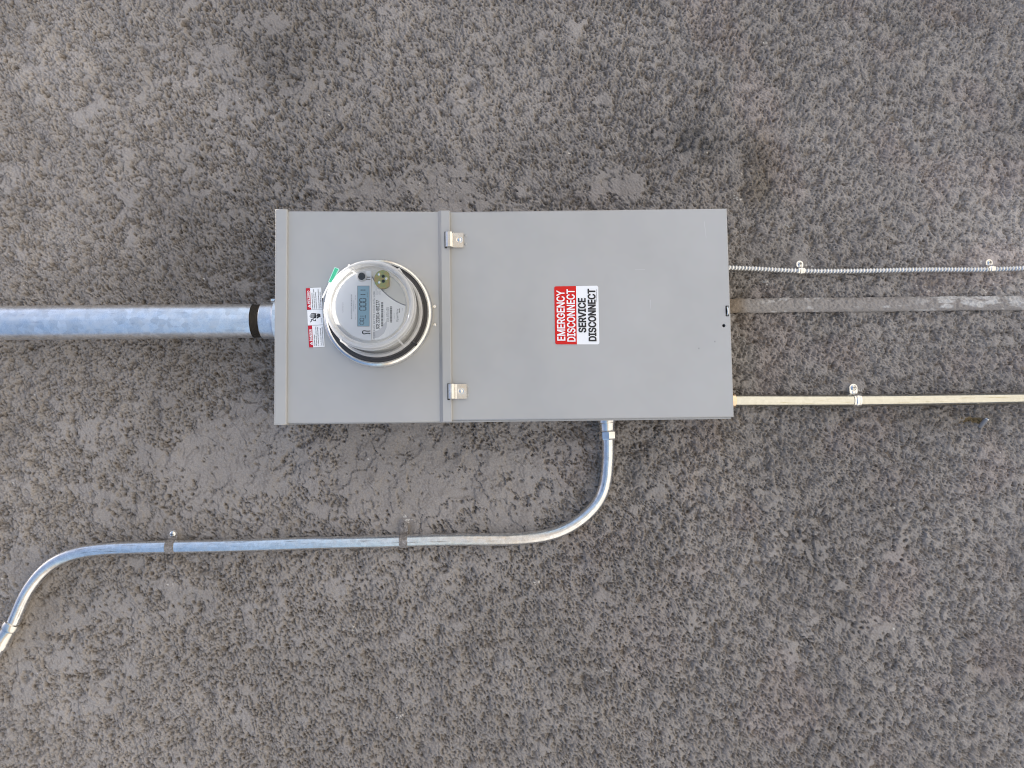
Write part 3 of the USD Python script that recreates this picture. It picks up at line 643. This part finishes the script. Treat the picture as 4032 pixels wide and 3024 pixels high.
# button, optical port, test key
bc = at(*ZM(568, 306), FH + 0.004)
btn = obj('push_button', lathe([(-0.001, 0.0056), (0.0022, 0.0056), (0.0030, 0.0050), (0.0032, 0)], bc, OUT, 32), M['black_ink'], meter)
obj('button_collar', lathe([(-0.001, 0.0086), (0.0016, 0.0086), (0.0022, 0.0078), (0.0022, 0.0062), (-0.001, 0.0060)], bc, OUT, 32), M['lens_rim'], btn)
for y in (316, 346):
    obj('button_prong', flat(Polygon(quad([ZM(618, y - 4), ZM(686, y - 4), ZM(686, y + 4), ZM(618, y + 4)], hh_)), hh_ - 0.0002, hh_ + 0.0006), M['black_ink'], btn, smooth=False)
pc = at(*ZM(853, 346), FH + 0.006)
ell = Polygon([(pc[0] + 0.0150 * math.cos(t), pc[2] + 0.0135 * math.sin(t)) for t in np.linspace(0, 2 * math.pi, 48)[:-1]])
cutz = at(*ZM(942, 346), FH + 0.006)[2]
ell = ell.intersection(sbox(-9, cutz, 9, 9))
port_holes = [(860, 303, .0027), (862, 370, .0027)]
shape = ell
for x, y, r in port_holes: shape = shape.difference(Point(*xz(at(*ZM(x, y), FH + 0.006))).buffer(r))
M['chromate'] = mat('chromate', {'g': ('geometry', {}), 'n': ('noise_texture', {'scale': 140.0, 'detail': 2.0}), 'r': ('rgb_ramp', {'ramp': [(0.3, (0.42, 0.27, 0.13)), (0.45, (0.40, 0.36, 0.14)), (0.58, (0.30, 0.36, 0.17)), (0.72, (0.5, 0.3, 0.2))]}), 'p': ('principled_bsdf', {'metallic': 0.85, 'roughness': 0.38})},
                    [('g.position', 'n.vector'), ('n.fac', 'r.fac'), ('r.color', 'p.base_color')])
port = obj('optical_port', flat(shape, FH - 0.0005, FH + 0.006), M['chromate'], meter, smooth=False)
for x, y, r in port_holes:
    obj('port_hole', lathe([(0, 0), (0, r * 0.98)], at(*ZM(x, y), FH + 0.0012), OUT, 20), M['dark'], port)
for x, y in ((903, 336), (808, 388), (803, 280)):
    obj('port_rivet', lathe([(-0.0005, 0.0021), (0.0008, 0.002), (0.0009, 0.001), (0.0001, 0.0009), (0.0001, 0)], at(*ZM(x, y), FH + 0.006), OUT, 20), M['zinc_bright'], port)
kp = [(685, 1047), (620, 1047), (606, 1042), (590, 1043), (577, 1054), (573, 1067), (579, 1081), (592, 1090), (608, 1089), (622, 1083), (685, 1083)]
obj('test_key', sweep(spline([at(*ZM(*p), hh_ + 0.0005) for p in kp], 0.0005), 0.0007, 8)[0], M['black_ink'], meter)
tab_ = [AX + np.array([math.cos(t) * r, -(0.021), math.sin(t) * r]) for t, r in ((-2.28, 0.0755), (-2.28, 0.0825))]
obj('base_tab', sweep(np.linspace(tab_[0], tab_[1], 4), 0.0022, 10)[0], plastic_dark, meter)

# green seal tag on the meter ring
seal = thing('seal_tag', 'green plastic seal tag hanging on the upper edge of the meter ring', 'seal')
ZS = lambda x, y: (1060 + x / 5.53, 1000 + y / 5.53)
sh = CF + 0.026
tg = Polygon(quad([ZS(1425, 283), ZS(1528, 322), ZS(1375, 640), ZS(1280, 615)], sh)).buffer(-0.001).buffer(0.001)
tagp = obj('tag_frame', flat(tg, sh - 0.0025, sh), plain('tag_pale', (0.50, 0.80, 0.68), 0.35), seal, smooth=False)
obj('tag_plate', flat(tg.buffer(-0.0013), sh - 0.001, sh + 0.0004), plain('tag_green', (0.07, 0.52, 0.28), 0.35), seal, smooth=False)
obj('tag_strap', sweep(spline([at(*ZS(1325, 620), sh - 0.001), at(*ZS(1255, 760), sh - 0.002), at(*ZS(1195, 880), sh - 0.004), at(*ZS(1165, 955), sh - 0.006)], 0.002), 0.0013, 10)[0], plain('strap_white', (0.8, 0.8, 0.78), 0.4), seal)
obj('tag_wire', sweep(np.linspace(at(*ZS(1168, 950), sh - 0.006), at(*ZS(1150, 1030), sh - 0.014), 4), 0.0008, 8)[0], M['thread'], seal)

# ------------------------------------------------------------------ conduits and cables
def pipe(name_thing, label, pts, r, material, step=0.006, name='pipe', ext0=None):
    t = thing(name_thing, label, 'conduit')
    path = spline(pts, step)
    m, uv = sweep(path, r)
    obj(name, m, material, t, smooth=True, uv=uv)
    return t, path
# large galvanized conduit above (left in the picture)
hc = 0.062; RB = 0.0302
pa, pb = at(1000, 1264, hc), at(-30, 1272, hc)
ext = pb + (pb - pa) * 0.8
big = thing('conduit', 'thick galvanized rigid steel conduit entering the top of the panel', 'conduit')
ax = (pb - pa) / np.linalg.norm(pb - pa)
m, uv = sweep(np.linspace(pa, ext, 60), RB, 56)
obj('pipe', m, M['galvanized'], big, smooth=True, uv=uv)
tp = [(0.0, 0.0)]; s = -0.034
tp = [(-0.034, 0.02)] + [(-0.034 + k * 0.0022 + dd, RB - 0.0006 - (0.0012 if dd == 0 else 0)) for k in range(16) for dd in (0.0, 0.0011)] + [(0.0012, 0.02)]
obj('thread', lathe(tp, pa, ax, 48), M['thread'], big)
hub0 = pa - ax * 0.046
obj('hub', lathe([(-0.004, 0.0), (-0.004, 0.040), (0.004, 0.040), (0.006, 0.0345), (0.010, 0.0328), (0.0285, 0.0322), (0.0305, 0.031), (0.0305, 0.0285), (0.02, 0.0285)], hub0, ax, 56), M['galvanized'], big)
for u, v in ((1074, 1182), (1073.5, 1326.5)):
    p = at(u, v, hc); 
    obj('hub_bolt', lathe([(-0.012, 0.0), (-0.012, 0.0036), (0.0022, 0.0036), (0.003, 0.0028), (0.003, 0.0)], p, ax, 6), M['zinc_bright'], big, smooth=20)

# bent conduit from the panel's side
hh = lambda k: 00.0128
Pb = [(2389, 1668, .034), (2393, 1700, .034), (2395, 1733, .032), (2394, 1809, .026), (2385, 1904, .017), (2366, 1961, 0.0128), (2317, 2021, 0.0128), (2261, 2065, 0.0128), (2178, 2102, 0.0128), (2086, 2118, 0.0128), (1896, 2124, 0.0128), (1738, 2125, 0.0128), (1567, 2130, 0.0128),
      (1232, 2138, 0.0128), (995, 2146, 0.0128), (678, 2153, 0.0128), (452, 2159, 0.0128), (362, 2166, 0.0128), (284, 2181, 0.0128), (212, 2213, 0.0128), (165, 2252, 0.0128), (123, 2304, 0.0128), (88, 2366, 0.0128), (56, 2448, 0.0128), (0, 2543, 0.0128), (-60, 2640, 0.0128), (-130, 2750, 0.0128)]
bent, path = pipe('conduit', 'bent zinc conduit leaving the long side of the panel and running along the wall', [at(u, v, h) for u, v, h in Pb], 0.0116, M['emt'], 0.005)
c0 = at(2389, 1650, .034); c1 = at(2394, 1736, .032); ca = (c1 - c0) / np.linalg.norm(c1 - c0); L = np.linalg.norm(c1 - c0)
obj('connector', lathe([(-0.004, 0), (-0.004, 0.0168), (0.006, 0.0168), (0.0072, 0.0150), (0.0105, 0.0146), (0.019, 0.0140), (0.0215, 0.0148), (0.0222, 0.0148), (0.0226, 0.0138)], c0, ca, 40), M['zinc_bright'], bent, smooth=28)
obj('compression_nut', lathe([(0.0228, 0.0138), (0.0230, 0.0160), (0.030, 0.0163), (0.0350, 0.0160), (0.0375, 0.0142), (0.0380, 0.0118)], c0, ca, 8), M['zinc_bright'], bent, smooth=28)
q0 = at(53, 2452, 0.0128); q1 = at(-3, 2548, 0.0128); qa = (q1 - q0) / np.linalg.norm(q1 - q0)
obj('coupling', lathe([(-0.001, 0.0116), (0.0, 0.0152), (0.004, 0.0160), (0.010, 0.0160), (0.0125, 0.0150), (0.015, 0.0140), (0.026, 0.0142), (0.030, 0.0150), (0.036, 0.0150), (0.038, 0.0158), (0.046, 0.0158), (0.047, 0.0116)], q0, qa, 40), M['zinc_yellow'], bent, smooth=28)

# straight conduit below (right in the picture)
strt, _ = pipe('conduit', 'straight pale zinc conduit coming out of the bottom end of the panel near its corner', [at(2840, 1577.5, .018), at(2893, 1577.5, .018), at(3346, 1577, .0135), at(4025, 1568, .0125), at(4500, 1562, .0125)], 0.0113, M['emt_clean'])
p0 = at(2868, 1577.5, .02); p1 = at(2960, 1577.5, .018); pa_ = (p1 - p0) / np.linalg.norm(p1 - p0)
obj('connector', lathe([(-0.01, 0), (-0.01, 0.0135), (0.0075, 0.0135), (0.0095, 0.0142), (0.0115, 0.0135), (0.0125, 0.0112)], p0, pa_, 40), M['copper_zinc'], strt, smooth=40)

# armoured flexible cable
acp = [at(u, v, h) for u, v, h in ((2800, 1053, .012), (2876, 1055, .012), (3000, 1060, .0095), (3120, 1066, .0085), (3230, 1068, .0085), (3346, 1067.5, .0085), (3500, 1064.5, .0085), (3629, 1062, .0085), (3760, 1061.5, .0085), (3912, 1060.5, .0085), (4025, 1056, .0085), (4300, 1050, .0085))]
cab_t = thing('armored_cable', 'ribbed flexible metal clad cable coming out of the bottom end of the panel', 'cable')
path = spline(acp, 0.0004)
n = len(path); sides = 26
t = np.gradient(path, axis=0); t /= np.linalg.norm(t, axis=1, keepdims=True)
b_ = np.cross(t, np.broadcast_to(OUT, t.shape)); b_ /= np.linalg.norm(b_, axis=1, keepdims=True); o_ = np.cross(b_, t)
th = np.arange(sides) * 2 * np.pi / sides
s = np.r_[0, np.cumsum(np.linalg.norm(np.diff(path, axis=0), axis=1))]
fr_ = (s[:, None] / 0.0063 + th[None] / (2 * np.pi)) % 1.0
prof_ = np.interp(fr_, [0, 0.08, 0.22, 0.42, 0.62, 0.80, 0.88, 1.0], [-0.0011, 0.0001, 0.0007, 0.0008, 0.0005, -0.0001, -0.0011, -0.0011])
rr = 0.0051 + prof_
v = path[:, None] + rr[..., None] * (np.cos(th)[None, :, None] * o_[:, None] + np.sin(th)[None, :, None] * b_[:, None])
am = trimesh.Trimesh(v.reshape(-1, 3), grid_faces(n, sides, True), process=False); am.fix_normals()
obj('armor', am, M['armor'], cab_t, smooth=50)

# the old painted conduit bedded in the stucco
PXA, PXB = at(2845, 1204, .004), at(4300, 1189, .004)
old = thing('painted_conduit', 'old conduit painted over in wall colour, half bedded in the stucco, scraped white', 'conduit')
nn, ms_ = 460, 30
tt = np.linspace(0, 1, nn); ang = np.linspace(0, math.pi, ms_)
cen = PXA + tt[:, None] * (PXB - PXA)
dirv = (PXB - PXA) / np.linalg.norm(PXB - PXA); side = np.cross(dirv, OUT); side /= np.linalg.norm(side)
if side[0] < 0: side = -side
q = np.stack(np.broadcast_arrays(tt[:, None] * np.linalg.norm(PXB - PXA), ang[None] * 0.013, 0.0), -1)
bumpy = 0.0026 * (meshkit.noise(q * 230, 4) - 0.5) + 0.0016 * (meshkit.noise(q * 480, 14) - 0.5) + 0.0012 * (meshkit.noise(q * 90, 5) - 0.5)
wv_ = 0.0012 * (meshkit.noise(np.stack([tt * 22, 0 * tt, 0 * tt], -1), 8) - 0.5)
v = cen[:, None] + side * (np.cos(ang)[None, :, None] * 0.0138 + wv_[:, None, None] + bumpy[..., None] * 0.5) + OUT * (np.sin(ang)[None, :, None] ** 0.9 * 0.0062 - 0.0022 + bumpy[..., None])
om = trimesh.Trimesh(v.reshape(-1, 3), grid_faces(nn, ms_, False), process=False)
if om.face_normals[len(om.faces) // 4] @ OUT < 0: om.invert()
om_m = usdkit.mesh(stage, numbered(pathof(old) + '/pipe'), om, M['stucco'], smooth=True)
cl_ = np.broadcast_to(base * 1.0, v.shape).copy()
P2 = np.stack([(v[..., 0]), v[..., 2], 0 * v[..., 0]], -1)
nz1 = meshkit.noise(P2 * np.array([160, 45, 1.]), 6) * 0.6 + meshkit.noise(P2 * np.array([420, 160, 1.]), 7) * 0.4
def zone(u0, u1, soft): 
    z0, z1 = at(u0, 1200)[2], at(u1, 1200)[2]
    return sstep(z0 + soft, z0 - soft, v[..., 2]) * sstep(z1 - soft, z1 + soft, v[..., 2])
upw = np.cos(ang)[None]
white = np.clip(zone(3690, 4020, 0.012) * sstep(0.34, 0.66, nz1 + 0.22 * upw) + zone(3600, 3720, 0.02) * sstep(0.50, 0.66, nz1) * 0.5 + zone(3000, 3260, 0.02) * sstep(0.60, 0.74, nz1 + 0.1 * upw) * 0.7 + zone(3360, 3560, 0.01) * sstep(0.1, 0.25, 0.3 - np.abs(upw + 0.35)) * sstep(0.40, 0.55, nz1) * 0.8
              + zone(4020, 4300, 0.02) * sstep(0.55, 0.7, nz1), 0, 1)
cl_ = cl_ * (1 - white[..., None]) + np.array([0.56, 0.54, 0.52]) * white[..., None]
rst = zone(2840, 2925, 0.012)[..., None] * 0.6
cl_ = cl_ * (1 - rst) + np.array([0.19, 0.13, 0.07]) * rst
UsdGeom.PrimvarsAPI(om_m).CreatePrimvar('tint', Sdf.ValueTypeNames.Color3fArray, 'vertex').Set(Vt.Vec3fArray.FromNumpy(cl_.reshape(-1, 3).astype(np.float32)))

# ------------------------------------------------------------------ straps that hold the pipes
def strap(label, tab_uv, axis_pts, r, hcen, width, tab_len, mt_, screw_mat, screw_r, rib=False, group=None):
    """A one-hole strap: foot beyond the pipe, band over it, tab with a screw on the near (upper) side."""
    s_ = thing('pipe_strap', label, 'strap', group=group)
    a0, a1 = at(*axis_pts[0], hcen), at(*axis_pts[1], hcen)
    t = (a1 - a0); t[1] = 0; t /= np.linalg.norm(t)
    nrm = np.array([t[2], 0, -t[0]]); nrm = nrm if nrm[0] > 0 else -nrm
    tb = at(*tab_uv, 0.006)
    k = (tb - a0) @ t
    c = a0 + t * k; c = np.array([c[0], 0, c[2]])
    R = r + 0.0012
    xs = []
    for a_ in np.linspace(math.radians(200), math.radians(-2), 22): xs.append((R * math.cos(a_), hcen + R * math.sin(a_)))
    xs = [q_ for q_ in xs if q_[1] > 0.001]
    xs += [(R + 0.0008, 0.0078), (R + 0.0020, 0.0068), (R + 0.005, 0.0066)]
    P = np.array(xs); Tn = np.gradient(P, axis=0); Tn /= np.linalg.norm(Tn, axis=1, keepdims=True); N = np.stack([-Tn[:, 1], Tn[:, 0]], 1)
    ws = np.array([-1, -0.9, -0.45, -0.3, 0.3, 0.45, 0.9, 1.0]) * width / 2
    lift = np.array([-0.0012, 0, 0, 0.0011, 0.0011, 0, 0, -0.0012]) if rib else np.array([-0.0012, 0, 0, 0, 0, 0, 0, -0.0012])
    def pos(p_, w_): return c + nrm * p_[0] + OUT * p_[1] + t * w_
    v = np.array([[pos(P[i] + N[i] * lift[j], ws[j]) for j in range(8)] for i in range(len(P))])
    bm = trimesh.Trimesh(v.reshape(-1, 3), grid_faces(len(P), 8, False), process=False)
    mid = len(P) // 2
    fn = bm.face_normals[(mid * 7)]
    if fn @ OUT < 0: bm.invert()
    obj('band', bm, mt_, s_, smooth=40)
    w = width / 2
    d0 = (tb - c) @ nrm
    tabp = unary_union([Polygon([(R + 0.003, -w), (d0, -w), (d0, w), (R + 0.003, w)]), Point(d0, 0).buffer(w, 16)])
    tm = trimesh.creation.extrude_polygon(tabp, 0.0016, engine='earcut')
    q_ = tm.vertices; tm.vertices = c + q_[:, 0][:, None] * nrm + q_[:, 1][:, None] * t + (q_[:, 2][:, None] + 0.0050) * OUT; tm.fix_normals()
    obj('tab', tm, mt_, s_, smooth=30)
    sp = c + nrm * d0 + OUT * 0.0066
    sc = obj('screw', lathe([(-0.002, 0), (-0.002, screw_r), (0.0006, screw_r), (0.0018, screw_r * 0.8), (0.0026, screw_r * 0.4), (0.0027, 0)], sp, OUT, 24), screw_mat, s_)
    for qd in ((1, 0), (0, 1)):
        e1 = nrm * qd[0] + t * qd[1]; e2 = nrm * qd[1] - t * qd[0]
        obj('screw_slot', hull([sp + e1 * aa * screw_r * 0.55 + e2 * bb * 0.0005 + OUT * h_ for aa in (-1, 1) for bb in (-1, 1) for h_ in (0.001, 0.00275)]), M['dark'], sc, smooth=False)
    return s_


strap('brown painted strap with a bright slotted screw near the coupling of the bent conduit', (680, 2103), ((452, 2159), (995, 2146)), 0.0116, 00.0128, 0.0165, 0.012, M['painted_metal'], M['zinc_bright'], 0.0056)
strap('strap painted brown with a dark screw on the bent conduit, straight below the meter', (1590, 2066), ((1567, 2130), (1738, 2125)), 0.0116, 00.0128, 0.0150, 0.012, M['painted_metal'], M['painted_metal'], 0.0062)
strap('bright zinc strap with raised rib on the straight conduit below the panel', (3360, 1527), ((3346, 1577), (4025, 1568)), 0.0113, 0.0135, 0.0150, 0.012, M['zinc_bright'], M['zinc_bright'], 0.0056, rib=True)
strap('small zinc clip on the ribbed cable, the one nearer the panel', (3149, 1040), ((3120, 1066), (3346, 1067.5)), 0.0059, 0.0085, 0.0130, 0.008, M['zinc_bright'], M['zinc_bright'], 0.0042, rib=True)
strap('small zinc clip on the ribbed cable, the one near the edge of the photo', (3895, 1034), ((3760, 1061.5), (4025, 1056)), 0.0059, 0.0085, 0.0130, 0.008, M['zinc_bright'], M['zinc_bright'], 0.0042, rib=True)

# bent stub of an old anchor in the gouge
stub = thing('anchor_stub', 'bent grey stub of an old wall anchor in a brown gouge beside the straight conduit', 'anchor')
k0, k1, k2 = at(3858, 1680, -0.001), at(3872, 1664, .007), at(3887, 1648, .012)
obj('shank', sweep(spline([k0, k1, k2], 0.001), 0.0042, 14)[0], plain('stub_grey', (0.26, 0.26, 0.27), 0.5, 0.4), stub)
obj('head', lathe([(-0.001, 0), (-0.001, 0.0052), (0.0012, 0.0052), (0.0016, 0.004), (0.0016, 0)], k2, k2 - k1, 20), M['zinc_yellow'], stub)
